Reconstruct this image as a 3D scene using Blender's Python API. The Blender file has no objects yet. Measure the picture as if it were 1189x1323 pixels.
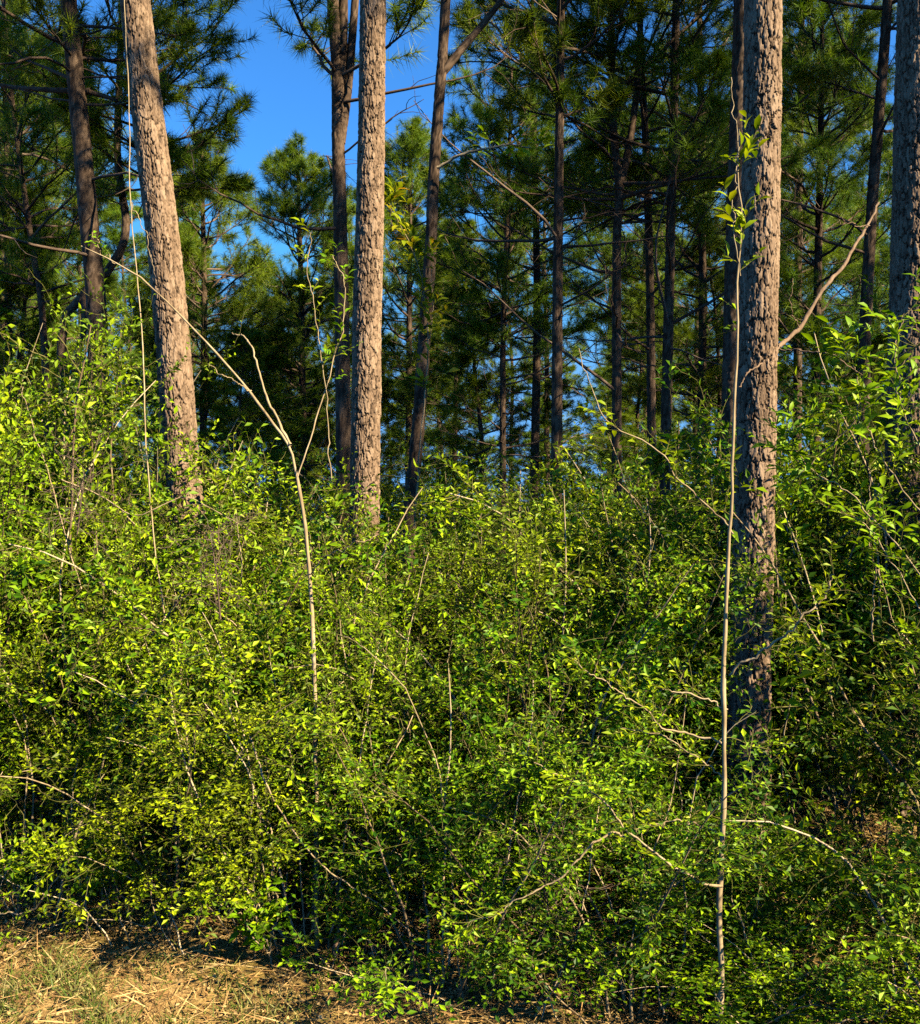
import bpy, math, random
import numpy as np
from mathutils import Vector

# ------------------------------------------------------------------ camera, sky, sun, exposure
scene = bpy.context.scene
COL = scene.collection
CAM_Z, FOC, PX0, PY0 = 1.65, 1270.0, 594.5, 661.5          # photograph: 1189 x 1323
cam_data = bpy.data.cameras.new('camera')
cam = bpy.data.objects.new('camera', cam_data)
COL.objects.link(cam)
cam.location = (0, 0, CAM_Z)
cam.rotation_euler = (math.radians(90), 0, 0)
cam_data.sensor_fit = 'VERTICAL'
cam_data.sensor_height = 36.0
cam_data.lens = 36.0 * FOC / 1323.0
cam_data.clip_start = 0.05
cam_data.clip_end = 2000
scene.camera = cam

SUN_EL, SUN_AZ = math.radians(35), math.radians(122)       # azimuth from +Y towards +X
world = bpy.data.worlds.new('World')
scene.world = world
world.use_nodes = True
wn = world.node_tree
sky = wn.nodes.new('ShaderNodeTexSky')
sky.sky_type = 'NISHITA'
sky.sun_disc = False
sky.sun_elevation = SUN_EL
sky.sun_rotation = SUN_AZ
sky.altitude = 0
sky.air_density = 1.0
sky.dust_density = 0.0
sky.ozone_density = 6.0
bg = wn.nodes['Background']
bg.inputs['Strength'].default_value = 0.057
tint = wn.nodes.new('ShaderNodeMix')                       # deep clear blue of this autumn sky
tint.data_type, tint.blend_type = 'RGBA', 'MULTIPLY'
tint.inputs[0].default_value = 1.0
tint.inputs[7].default_value = (0.40, 0.92, 1.28, 1)
wn.links.new(sky.outputs[0], tint.inputs[6])
cap = wn.nodes.new('ShaderNodeMix')                        # no white glare along the horizon
cap.data_type, cap.blend_type = 'RGBA', 'DARKEN'
cap.inputs[0].default_value = 1.0
cap.inputs[7].default_value = (0.9, 2.6, 5.4, 1)
wn.links.new(tint.outputs[2], cap.inputs[6])
wn.links.new(cap.outputs[2], bg.inputs['Color'])

sun_data = bpy.data.lights.new('sun', 'SUN')
sun = bpy.data.objects.new('sun', sun_data)
COL.objects.link(sun)
sun_data.energy = 5.0
sun_data.angle = math.radians(0.5)
sun_data.color = (1.0, 0.84, 0.54)
S = Vector((math.sin(SUN_AZ) * math.cos(SUN_EL), math.cos(SUN_AZ) * math.cos(SUN_EL), math.sin(SUN_EL)))
sun.rotation_euler = S.to_track_quat('Z', 'Y').to_euler()
sun.location = (12, -12, 14)

scene.view_settings.view_transform = 'Standard'
scene.view_settings.look = 'None'
scene.view_settings.exposure = 1.85
scene.view_settings.gamma = 1.0
scene.render.engine = 'CYCLES'
scene.cycles.max_bounces = 4
scene.cycles.diffuse_bounces = 0
scene.cycles.glossy_bounces = 2
scene.cycles.transmission_bounces = 3
scene.cycles.use_denoising = False

# ------------------------------------------------------------------ helpers
ZV = np.array([0., 0., 1.])


def P(px, py, d):
    """world point seen at photograph pixel (px, py) at distance d in front of the camera"""
    return np.array([(px - PX0) / FOC * d, d, CAM_Z - (py - PY0) / FOC * d])


def unit(a):
    return a / np.maximum(np.linalg.norm(a, axis=-1, keepdims=True), 1e-9)


class MB:
    """collects geometry for one mesh object"""

    def __init__(self):
        self.v, self.f, self.t, self.n = [], [], [], 0

    def add(self, v, f, tone=0.5, mat=0, smooth=True):
        v = np.asarray(v, float).reshape(-1, 3)
        f = np.asarray(f, np.int64)
        self.v.append(v)
        self.t.append(np.broadcast_to(np.asarray(tone, float).ravel(), (len(v),)) if np.ndim(tone) == 0 else np.asarray(tone, float).ravel())
        self.f.append((f + self.n, mat, smooth))
        self.n += len(v)

    def build(self, name, mats, parent=None):
        me = bpy.data.meshes.new(name)
        V = np.concatenate(self.v)
        T = np.concatenate(self.t)
        me.vertices.add(len(V))
        me.vertices.foreach_set('co', V.astype(np.float32).ravel())
        loops = np.concatenate([f.ravel() for f, _, _ in self.f])
        tot = np.concatenate([np.full(len(f), f.shape[1]) for f, _, _ in self.f])
        mi = np.concatenate([np.full(len(f), m) for f, m, _ in self.f])
        sm = np.concatenate([np.full(len(f), s) for f, _, s in self.f])
        me.loops.add(len(loops))
        me.loops.foreach_set('vertex_index', loops.astype(np.int32))
        me.polygons.add(len(tot))
        me.polygons.foreach_set('loop_start', (np.cumsum(tot) - tot).astype(np.int32))
        me.polygons.foreach_set('loop_total', tot.astype(np.int32))
        me.polygons.foreach_set('material_index', mi.astype(np.int32))
        me.polygons.foreach_set('use_smooth', sm.astype(bool))
        at = me.attributes.new('tone', 'FLOAT', 'POINT')
        at.data.foreach_set('value', T.astype(np.float32))
        for m in (mats if isinstance(mats, (list, tuple)) else [mats]):
            me.materials.append(m)
        me.update(calc_edges=True)
        o = bpy.data.objects.new(name, me)
        COL.objects.link(o)
        if parent is not None:
            o.parent = parent
        return o


def thing(name, label, cat, loc=(0, 0, 0), group=None, kind=None):
    o = bpy.data.objects.new(name, None)
    o.empty_display_size = 0.1
    COL.objects.link(o)
    o.location = loc
    return tag(o, label, cat, group, kind)


def tag(o, label, cat, group=None, kind=None):
    o['label'] = label
    o['category'] = cat
    if group:
        o['group'] = group
    if kind:
        o['kind'] = kind
    return o


def copy_thing(src, loc, rz, sc, label, group):
    r = src.copy()
    COL.objects.link(r)
    r.location = loc
    r.rotation_euler = (0, 0, rz)
    r.scale = (sc, sc, sc) if np.ndim(sc) == 0 else sc
    r['label'] = label
    if group:
        r['group'] = group
    for ch in list(src.children):
        c = ch.copy()
        COL.objects.link(c)
        c.parent = r
    return r


def tubes(mb, pts, rad, k=4, tone=0.5, mat=0):
    """pts (T,n,3), rad (T,n): T tubes of n rings and k sides"""
    pts = np.asarray(pts, float)
    if pts.ndim == 2:
        pts = pts[None]
        rad = np.asarray(rad, float)[None]
    T, n, _ = pts.shape
    if T == 0:
        return
    tan = unit(np.gradient(pts, axis=1))
    mean = unit(pts[:, -1] - pts[:, 0])
    ref = np.where(np.abs(mean[:, 2:3]) > 0.8, np.array([[1., 0.2, 0.]]), ZV[None])
    a = unit(np.cross(tan, ref[:, None, :]))
    b = np.cross(tan, a)
    th = np.arange(k) / k * 2 * math.pi
    ring = a[:, :, None, :] * np.cos(th)[None, None, :, None] + b[:, :, None, :] * np.sin(th)[None, None, :, None]
    V = pts[:, :, None, :] + ring * np.asarray(rad)[:, :, None, None]
    base = (np.arange(T)[:, None, None] * n + np.arange(n - 1)[None, :, None]) * k
    j = np.arange(k)[None, None, :]
    j2 = (j + 1) % k
    F = np.stack([base + j, base + j2, base + k + j2, base + k + j], -1).reshape(-1, 4)
    if np.ndim(tone) == 1:
        tone = np.repeat(tone, n * k)
    mb.add(V.reshape(-1, 3), F, tone, mat)


def smooth_path(pts, n):
    """Catmull-Rom through the points"""
    p = np.asarray(pts, float)
    p = np.vstack([2 * p[0] - p[1], p, 2 * p[-1] - p[-2]])
    m = len(p) - 3
    s = np.linspace(0, m - 1e-6, n)
    i = s.astype(int)
    t = (s - i)[:, None]
    a, b, c, d = p[i], p[i + 1], p[i + 2], p[i + 3]
    return 0.5 * (2 * b + (c - a) * t + (2 * a - 5 * b + 4 * c - d) * t ** 2 + (3 * b - a - 3 * c + d) * t ** 3)


def grow(start, dirn, length, n, wob, up, rng):
    """T random-walk twigs of n points; up: scalar or per-step list of the pull along z"""
    T = len(start)
    p = np.array(start, float)
    d = unit(np.array(dirn, float))
    step = (np.asarray(length, float) / (n - 1))[:, None]
    out = [p.copy()]
    for i in range(n - 1):
        u = up[i] if np.ndim(up) else up
        d = unit(d + wob * rng.normal(size=(T, 3)) + u * ZV)
        p = p + d * step
        out.append(p.copy())
    return np.stack(out, 1)


def sample(pts, t):
    """points and tangents at fractions t (T,m) along polylines pts (T,n,3)"""
    T, n, _ = pts.shape
    s = np.clip(t, 0, 0.9999) * (n - 1)
    i = s.astype(int)
    f = (s - i)[..., None]
    r = np.arange(T)[:, None]
    return pts[r, i] * (1 - f) + pts[r, i + 1] * f, unit(pts[r, i + 1] - pts[r, i])


def around(tan, spread, rng):
    """random directions leaving the tangents at the angle 'spread'"""
    rv = rng.normal(size=tan.shape)
    side = unit(rv - (rv * tan).sum(-1, keepdims=True) * tan)
    sp = np.asarray(spread)
    if sp.ndim:
        sp = sp[..., None]
    return tan * np.cos(sp) + side * np.sin(sp)


def leaves(mb, pos, dirn, nrm, ln, wr=0.42, tone=0.5, mat=0, fold=0.35, droop=0.12):
    """small pointed leaves, folded along the midrib: four points, two faces"""
    d = unit(dirn)
    s = unit(np.cross(d, nrm))
    u = np.cross(s, d)
    ln = ln[:, None]
    w = ln * wr * 0.5
    b = pos
    t = pos + d * ln - u * ln * droop
    m = pos + d * ln * 0.48
    l = m - s * w + u * w * fold
    r = m + s * w + u * w * fold
    N = len(pos)
    V = np.stack([b, l, t, r], 1).reshape(-1, 3)
    o = np.arange(N)[:, None] * 4
    F = np.concatenate([o + np.array([[0, 2, 1]]), o + np.array([[0, 3, 2]])])
    mb.add(V, F, np.repeat(tone, 4) if np.ndim(tone) else tone, mat, smooth=False)


def big_leaves(mb, pos, dirn, nrm, ln, wr=0.4, tone=0.5, mat=0):
    """larger leaves with a curved midrib: eight points, four quads and two end triangles"""
    d = unit(dirn)
    s = unit(np.cross(d, nrm))
    u = np.cross(s, d)
    ln = ln[:, None]
    w = ln * wr * 0.5
    pts = []
    for f, ww, dz in ((0, 0, 0), (.28, .8, .02), (.6, .95, 0.0), (1, 0, -.16)):
        c = pos + d * ln * f + u * ln * dz
        if ww == 0:
            pts.append(c)
        else:
            pts += [c - s * w * ww + u * w * .3, c, c + s * w * ww + u * w * .3]
    V = np.stack(pts, 1).reshape(-1, 3)
    o = np.arange(len(pos))[:, None] * 8
    F4 = np.concatenate([o + np.array([[1, 2, 5, 4]]), o + np.array([[2, 3, 6, 5]])])
    F3 = np.concatenate([o + np.array([x]) for x in ([0, 2, 1], [0, 3, 2], [4, 5, 7], [5, 6, 7])])
    tn = np.repeat(tone, 8) if np.ndim(tone) else tone
    mb.add(V, F4, tn, mat, smooth=True)
    mb.n -= len(V)
    mb.f.append((F3 + mb.n, mat, True))
    mb.n += len(V)


def vnoise(u, v, nu, rng, nv=256):
    """smooth value noise on a lattice, periodic in u"""
    g = rng.random((nv, nu))
    iu, iv = np.floor(u).astype(int), np.floor(v).astype(int)
    fu, fv = u - iu, v - iv
    fu, fv = fu * fu * (3 - 2 * fu), fv * fv * (3 - 2 * fv)
    a = g[iv % nv, iu % nu] * (1 - fu) + g[iv % nv, (iu + 1) % nu] * fu
    b = g[(iv + 1) % nv, iu % nu] * (1 - fu) + g[(iv + 1) % nv, (iu + 1) % nu] * fu
    return a * (1 - fv) + b * fv


def bark(u, s, circ, rng, cw, ch):
    """plated pine bark: relief 0..1 and plate tone, u in 0..1 round the trunk, s metres along it"""
    nu = max(5, int(round(circ / cw)))
    U, Vv = u * nu, s / ch
    Uw = U + .3 * (vnoise(u * nu * 9, s / ch * 9, nu * 9, rng) - .5) + 0.9 * (vnoise(u * nu * 1.0, s / ch * 1.1, nu, rng) - .5) + 0.35 * (vnoise(u * nu * 4, s / ch * 4, nu * 4, rng) - .5)
    Vw = Vv + .3 * (vnoise(u * nu * 9, s / ch * 9, nu * 9, rng) - .5) + 0.9 * (vnoise(u * nu * 1.0, s / ch * 1.0 + 7, nu, rng) - .5) + 0.35 * (vnoise(u * nu * 4, s / ch * 4, nu * 4, rng) - .5)
    nv = 300
    J = rng.random((nv, nu, 2)) * 0.9 + 0.05
    H = rng.random((nv, nu))
    iu, iv = np.floor(Uw).astype(int), np.floor(Vw).astype(int)
    F1 = np.full(Uw.shape, 9.0)
    F2 = np.full(Uw.shape, 9.0)
    hid = np.zeros(Uw.shape)
    dv1 = np.zeros(Uw.shape)
    for a in (-1, 0, 1):
        for b in (-1, 0, 1):
            jj, ii = (iu + a) % nu, (iv + b) % nv
            du = iu + a + J[ii, jj, 0] - Uw
            dv = iv + b + J[ii, jj, 1] - Vw
            d = np.sqrt(du * du + dv * dv)
            near = d < F1
            F2 = np.where(near, F1, np.minimum(F2, d))
            hid = np.where(near, H[ii, jj], hid)
            dv1 = np.where(near, dv, dv1)
            F1 = np.where(near, d, F1)
    brk = vnoise(u * nu * 1.5, s / ch * 1.2 + 31, max(5, int(nu * 1.5)), rng)
    e = np.clip((F2 - F1) / (0.10 + 0.22 * brk), 0, 1)
    e = 1 - (1 - e * e * (3 - 2 * e)) * np.clip(.15 + 1.5 * brk, 0, 1)
    f1 = vnoise(u * nu * 2.2, s / ch * 1.7, max(5, int(nu * 2.2)), rng)
    f2 = vnoise(u * nu * 5, s / ch * 3.2, nu * 5, rng)
    fl = f1 * .65 + f2 * .35
    q = fl * 5
    st = np.floor(q) + np.clip((q - np.floor(q)) * 3.5 - 2.5, 0, 1)     # scales lying in thin layers
    fine = vnoise(u * nu * 9, s / ch * 7, nu * 9, rng)
    rel = e * (0.50 + 0.22 * hid + 0.20 * dv1) + .09 * st * e + 0.16 * (fine - .5)
    tone = np.clip(e * (0.30 + 0.40 * hid) + .07 * st + 0.45 * (fine - .5), 0, 1)
    return rel, tone


def trunk(mb, path, rad, k, ds, cw=0.045, ch=0.08, depth=0.012, rng=None, mat=0, flare=True):
    """one tapered trunk with plated bark; path (m,3) control points, rad (m,) radii"""
    path = np.asarray(path, float)
    seg = np.r_[0, np.cumsum(np.linalg.norm(np.diff(path, axis=0), axis=1))]
    n = max(8, int(seg[-1] / ds))
    c = smooth_path(path, n)
    s = np.r_[0, np.cumsum(np.linalg.norm(np.diff(c, axis=0), axis=1))]
    r = np.interp(np.linspace(0, len(rad) - 1, n), np.arange(len(rad)), rad)
    if flare:
        r = r * (1 + 0.45 * np.exp(-s / 0.22))
    u = np.arange(k) / k
    UU, SS = np.meshgrid(u, s)
    rel, tone = bark(UU, SS, 2 * math.pi * np.mean(rad), rng, cw, ch)
    tan = unit(np.gradient(c, axis=0))
    a = unit(np.cross(tan, np.array([0., 1., 0.])))
    b = np.cross(tan, a)
    th = u * 2 * math.pi
    ring = a[:, None, :] * np.cos(th)[None, :, None] + b[:, None, :] * np.sin(th)[None, :, None]
    lump = 1 + 0.06 * (vnoise(UU * 5, SS / 0.5, 5, rng) - .5)
    V = c[:, None, :] + ring * (r[:, None] * lump + depth * (rel - .6) * np.minimum(1, r[:, None] / 0.05))[..., None]
    base = np.arange(n - 1)[:, None] * k
    j = np.arange(k)[None, :]
    j2 = (j + 1) % k
    F = np.stack([base + j, base + j2, base + k + j2, base + k + j], -1).reshape(-1, 4)
    mb.add(V.reshape(-1, 3), F, tone.ravel(), mat)
    return c, r


# ------------------------------------------------------------------ materials
def nodes(name):
    m = bpy.data.materials.new(name)
    m.use_nodes = True
    nt = m.node_tree
    return m, nt, nt.nodes['Principled BSDF'], nt.nodes['Material Output']


def N(nt, t, **kw):
    n = nt.nodes.new(t)
    for k, v in kw.items():
        setattr(n, k, v)
    return n


def ramp(nt, fac, stops):
    r = N(nt, 'ShaderNodeValToRGB')
    el = r.color_ramp.elements
    while len(el) < len(stops):
        el.new(0.5)
    for e, (p, c) in zip(el, stops):
        e.position = p
        e.color = (*c, 1)
    nt.links.new(fac, r.inputs['Fac'])
    return r


def leaf_mat(name, stops, trans=0.35, tcol=(1.15, 1.1, 0.5), rough=0.5, spec=0.2, hue=0.02):
    m, nt, p, out = nodes(name)
    at = N(nt, 'ShaderNodeAttribute', attribute_name='tone')
    r = ramp(nt, at.outputs['Fac'], stops)
    oi = N(nt, 'ShaderNodeObjectInfo')
    hs = N(nt, 'ShaderNodeHueSaturation')
    mr = N(nt, 'ShaderNodeMapRange')
    mr.inputs['To Min'].default_value = 0.5 - hue
    mr.inputs['To Max'].default_value = 0.5 + hue
    nt.links.new(oi.outputs['Random'], mr.inputs['Value'])
    nt.links.new(mr.outputs[0], hs.inputs['Hue'])
    nt.links.new(r.outputs['Color'], hs.inputs['Color'])
    nt.links.new(hs.outputs['Color'], p.inputs['Base Color'])
    p.inputs['Roughness'].default_value = rough
    p.inputs['Specular IOR Level'].default_value = spec
    tr = N(nt, 'ShaderNodeBsdfTranslucent')
    mul = N(nt, 'ShaderNodeMix', data_type='RGBA', blend_type='MULTIPLY')
    mul.inputs[0].default_value = 1.0
    nt.links.new(hs.outputs['Color'], mul.inputs[6])
    mul.inputs[7].default_value = (*tcol, 1)
    nt.links.new(mul.outputs[2], tr.inputs['Color'])
    mx = N(nt, 'ShaderNodeMixShader')
    mx.inputs[0].default_value = trans
    nt.links.new(p.outputs[0], mx.inputs[1])
    nt.links.new(tr.outputs[0], mx.inputs[2])
    nt.links.new(mx.outputs[0], out.inputs['Surface'])
    return m


def bark_mat(name, stops, scale=60, bump=0.5):
    m, nt, p, out = nodes(name)
    at = N(nt, 'ShaderNodeAttribute', attribute_name='tone')
    tc = N(nt, 'ShaderNodeTexCoord')
    mp = N(nt, 'ShaderNodeMapping')
    mp.inputs['Scale'].default_value = (1, 1, 0.35)
    nt.links.new(tc.outputs['Object'], mp.inputs['Vector'])
    nz = N(nt, 'ShaderNodeTexNoise')
    nz.inputs['Scale'].default_value = scale
    nz.inputs['Detail'].default_value = 6
    nz.inputs['Roughness'].default_value = 0.65
    nt.links.new(mp.outputs[0], nz.inputs['Vector'])
    big = N(nt, 'ShaderNodeTexNoise')
    big.inputs['Scale'].default_value = 3.0
    big.inputs['Detail'].default_value = 3
    nt.links.new(tc.outputs['Object'], big.inputs['Vector'])
    ma = N(nt, 'ShaderNodeMath', operation='MULTIPLY_ADD')
    nt.links.new(nz.outputs['Fac'], ma.inputs[0])
    ma.inputs[1].default_value = 1.1
    ma.inputs[2].default_value = -0.55
    ad = N(nt, 'ShaderNodeMath', operation='ADD')
    nt.links.new(at.outputs['Fac'], ad.inputs[0])
    nt.links.new(ma.outputs[0], ad.inputs[1])
    mb2 = N(nt, 'ShaderNodeMath', operation='MULTIPLY_ADD')
    nt.links.new(big.outputs['Fac'], mb2.inputs[0])
    mb2.inputs[1].default_value = 0.5
    mb2.inputs[2].default_value = -0.25
    ad2 = N(nt, 'ShaderNodeMath', operation='ADD')
    nt.links.new(ad.outputs[0], ad2.inputs[0])
    nt.links.new(mb2.outputs[0], ad2.inputs[1])
    r = ramp(nt, ad2.outputs[0], stops)
    nt.links.new(r.outputs['Color'], p.inputs['Base Color'])
    p.inputs['Roughness'].default_value = 0.9
    p.inputs['Specular IOR Level'].default_value = 0.15
    bp = N(nt, 'ShaderNodeBump')
    bp.inputs['Strength'].default_value = bump
    bp.inputs['Distance'].default_value = 0.006
    nt.links.new(nz.outputs['Fac'], bp.inputs['Height'])
    nt.links.new(bp.outputs[0], p.inputs['Normal'])
    return m


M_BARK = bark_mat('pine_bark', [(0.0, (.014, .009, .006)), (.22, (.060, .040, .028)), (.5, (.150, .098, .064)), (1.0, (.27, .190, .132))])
M_BARK_SHADED = bark_mat('shaded_pine_bark', [(0.0, (.016, .010, .007)), (.4, (.050, .032, .022)), (1.0, (.14, .095, .066))], scale=30, bump=0.8)  # darker copy of the near bark; shade of the back trunks is in its colour
M_NEEDLE = leaf_mat('pine_needles', [(0, (.020, .065, .006)), (.5, (.105, .190, .006)), (1, (.26, .34, .008))], trans=.35, rough=.5, spec=.3, hue=.015)
M_LIMB = bark_mat('pine_limb_bark', [(0, (.04, .026, .02)), (.5, (.10, .068, .05)), (1, (.19, .14, .11))], scale=40)
M_LEAF = {
    'bright': leaf_mat('bright_green_leaf', [(0, (.022, .065, .001)), (.40, (.085, .175, .002)), (.72, (.235, .355, .003)), (1, (.33, .47, .006))], trans=.25),
    'olive': leaf_mat('olive_leaf', [(0, (.032, .065, .001)), (.40, (.115, .175, .002)), (.72, (.235, .350, .003)), (1, (.33, .46, .006))], trans=.25),
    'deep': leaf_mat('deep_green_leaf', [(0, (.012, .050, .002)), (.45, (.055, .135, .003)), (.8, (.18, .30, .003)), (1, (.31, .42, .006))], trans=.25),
    'broad': leaf_mat('broad_leaf', [(0, (.06, .15, .002)), (.5, (.20, .33, .004)), (1, (.38, .46, .010))], trans=.35),
    'yellow': leaf_mat('yellowing_leaf', [(0, (.10, .18, .005)), (.5, (.26, .28, .010)), (.8, (.42, .30, .02)), (1, (.42, .16, .03))], trans=.4),
}
M_STEM = bark_mat('pale_stem', [(0, (.05, .032, .018)), (.35, (.15, .105, .06)), (.6, (.30, .225, .13)), (1, (.46, .37, .25))], scale=30, bump=.3)
M_TWIG = bark_mat('twig_bark', [(0, (.030, .032, .008)), (.5, (.080, .080, .018)), (1, (.20, .18, .06))], scale=45, bump=.3)

# ------------------------------------------------------------------ ground
def edge_d(px):
    """distance from the camera of the front edge of the thicket below photograph column px"""
    return float(np.interp(px, [-300, 0, 250, 430, 660, 900, 1189, 1500], [4.1, 3.86, 3.72, 3.52, 3.2, 3.0, 2.85, 2.7]))


def ground_z(x, y):
    near = np.exp(-((y - 4) / 9) ** 2)
    return (0.035 * np.sin(x * 1.7 + y * .9) + 0.025 * np.sin(x * 3.3 - y * 2.1 + 1) + 0.018 * np.sin(x * 7.1 + y * 5.3)) * near


def make_ground():
    xs = np.unique(np.concatenate([np.linspace(-150, -9, 12), np.linspace(-9, 9, 160), np.linspace(9, 150, 12)]))
    ys = np.unique(np.concatenate([np.linspace(-40, -1, 8), np.linspace(-1, 9, 110), np.linspace(9, 200, 30)]))
    X, Y = np.meshgrid(xs, ys)
    V = np.stack([X, Y, ground_z(X, Y)], -1).reshape(-1, 3)
    w = len(xs)
    i = (np.arange(len(ys) - 1)[:, None] * w + np.arange(w - 1)[None]).ravel()
    F = np.stack([i, i + 1, i + w + 1, i + w], -1)
    m, nt, p, out = nodes('forest_floor')
    tc = N(nt, 'ShaderNodeTexCoord')
    n1 = N(nt, 'ShaderNodeTexNoise')
    n1.inputs['Scale'].default_value = 28
    n1.inputs['Detail'].default_value = 8
    n1.inputs['Roughness'].default_value = .7
    n2 = N(nt, 'ShaderNodeTexNoise')
    n2.inputs['Scale'].default_value = 1.6
    n2.inputs['Detail'].default_value = 4
    for n in (n1, n2):
        nt.links.new(tc.outputs['Object'], n.inputs['Vector'])
    r1 = ramp(nt, n1.outputs['Fac'], [(.3, (.13, .072, .028)), (.5, (.36, .225, .09)), (.72, (.52, .37, .17))])
    r2 = ramp(nt, n2.outputs['Fac'], [(.40, (1, 1, 1)), (.62, (.78, .86, .6))])
    mx = N(nt, 'ShaderNodeMix', data_type='RGBA', blend_type='MULTIPLY')
    mx.inputs[0].default_value = 1
    nt.links.new(r1.outputs[0], mx.inputs[6])
    nt.links.new(r2.outputs[0], mx.inputs[7])
    nt.links.new(mx.outputs[2], p.inputs['Base Color'])
    p.inputs['Roughness'].default_value = .95
    p.inputs['Specular IOR Level'].default_value = .1
    bp = N(nt, 'ShaderNodeBump')
    bp.inputs['Distance'].default_value = .03
    nt.links.new(n1.outputs['Fac'], bp.inputs['Height'])
    nt.links.new(bp.outputs[0], p.inputs['Normal'])
    mb = MB()
    mb.add(V, F)
    g = mb.build('ground', m)
    tag(g, 'brown forest floor of soil and pine straw under the thicket', 'ground', kind='structure')


make_ground()

# ------------------------------------------------------------------ pines
def needle_tufts(mb, pos, dirn, rng, nn=30, ln=0.17, w=0.0075, mat=0):
    T = len(pos)
    base = np.repeat(pos, nn, 0)
    ax = np.repeat(unit(dirn), nn, 0)
    sp = rng.uniform(.25, 1.75, T * nn)
    d = around(ax, sp, rng)
    d = unit(d + np.array([0, 0, 0.12]))
    L = (ln * rng.uniform(.7, 1.15, T * nn))[:, None]
    base = base - ax * rng.uniform(0, .09, T * nn)[:, None]
    s = unit(np.cross(d, rng.normal(size=d.shape))) * w * .5
    V = np.stack([base - s, base + s, base + d * L - ZV * L * .12], 1).reshape(-1, 3)
    F = np.arange(T * nn * 3).reshape(-1, 3)
    tone = np.repeat(np.clip(rng.normal(.5, .2, T), 0, 1), nn) + rng.uniform(-.15, .15, T * nn)
    mb.add(V, F, np.repeat(np.clip(tone, 0, 1), 3), mat, smooth=False)


def crown_mesh(name, axis, rad0, z0, z1, R, rng, parent, per_m=7.5, dead_from=None, dead_per_m=4, nn=40, side=None, tuft=.165, w=.0065, pitch=.35):
    """branches and needle tufts on the trunk line 'axis' (n,3 by height) from height z0 to z1"""
    H = z1
    br, nd = MB(), MB()
    zs = np.sort(rng.uniform(z0, z1 * .985, int(per_m * (z1 - z0))))
    if len(zs):
        f = (zs - z0) / (z1 - z0)
        c = np.stack([np.interp(zs, axis[:, 2], axis[:, i]) for i in range(3)], 1)
        az = np.arange(len(zs)) * 2.4 + rng.uniform(-.6, .6, len(zs))
        if side is not None:
            az = side + rng.normal(0, .9, len(zs))
        L = R * (np.sqrt(np.clip(1 - f, 0, 1)) * .9 + .12) * rng.uniform(.55, 1.1, len(zs)) * np.minimum(1, .55 + f * 2)
        el = pitch * rng.uniform(-.3, 1.0, len(zs)) + f * .55
        d = np.stack([np.cos(az) * np.cos(el), np.sin(az) * np.cos(el), np.sin(el)], 1)
        B = grow(c, d, L, 9, .12, .05, rng)
        rr = np.minimum(rad0 * .38, .008 + .009 * L)[:, None] * np.linspace(1, .22, 9)[None]
        tubes(br, B, rr, 5, rng.uniform(.2, .8, len(zs)))
        m = 13
        t = np.linspace(.25, .97, m)[None] + rng.uniform(-.03, .03, (len(zs), m))
        p, tn = sample(B, t)
        p, tn = p.reshape(-1, 3), tn.reshape(-1, 3)
        lt = np.repeat(L, m) * (1.05 - t.ravel()) * rng.uniform(.35, .75, len(p)) + .12
        sd = around(tn, rng.uniform(.5, 1.0, len(p)), rng)
        sd[:, 2] = np.abs(sd[:, 2]) * .6 + .05
        Bt = grow(p, sd, lt, 5, .16, .09, rng)
        tubes(br, Bt, np.maximum(.0035, .006 * np.linspace(1, .6, 5)[None] * np.ones((len(p), 1))), 3, rng.uniform(.2, .8, len(p)))
        q, qt = sample(Bt, np.array([[.55, .8, .999]]) + np.zeros((len(p), 1)))
        q2, qt2 = sample(B, np.full((len(zs), 1), .999))
        q = np.concatenate([q.reshape(-1, 3), q2.reshape(-1, 3)])
        qt = np.concatenate([qt.reshape(-1, 3), qt2.reshape(-1, 3)])
        keep = rng.random(len(q)) < .95
        needle_tufts(nd, q[keep], qt[keep], rng, nn, tuft, w)
    if dead_from is not None:
        zd = np.sort(rng.uniform(dead_from, z0 + .3 * (z1 - z0) * .4, int(dead_per_m * max(.5, z0 - dead_from))))
        c = np.stack([np.interp(zd, axis[:, 2], axis[:, i]) for i in range(3)], 1)
        az = rng.uniform(0, 2 * math.pi, len(zd))
        el = rng.uniform(-.15, .55, len(zd))
        d = np.stack([np.cos(az) * np.cos(el), np.sin(az) * np.cos(el), np.sin(el)], 1)
        L = R * rng.uniform(.3, .95, len(zd))
        D = grow(c, d, L, 9, .14, .04, rng)
        tubes(br, D, (.006 + .007 * L)[:, None] * np.linspace(1, .2, 9)[None], 4, rng.uniform(.1, .7, len(zd)))
        t = rng.uniform(.3, .95, (len(zd), 5))
        p, tn = sample(D, t)
        p, tn = p.reshape(-1, 3), tn.reshape(-1, 3)
        E = grow(p, around(tn, rng.uniform(.5, 1.1, len(p)), rng), np.repeat(L, 5) * rng.uniform(.15, .4, len(p)), 5, .2, .05, rng)
        tubes(br, E, .0045 * np.linspace(1, .4, 5)[None] * np.ones((len(p), 1)), 3, rng.uniform(.1, .7, len(p)))
    if br.n:
        br.build('branches', M_LIMB, parent)
    if nd.n:
        nd.build('crown', M_NEEDLE, parent)


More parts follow.
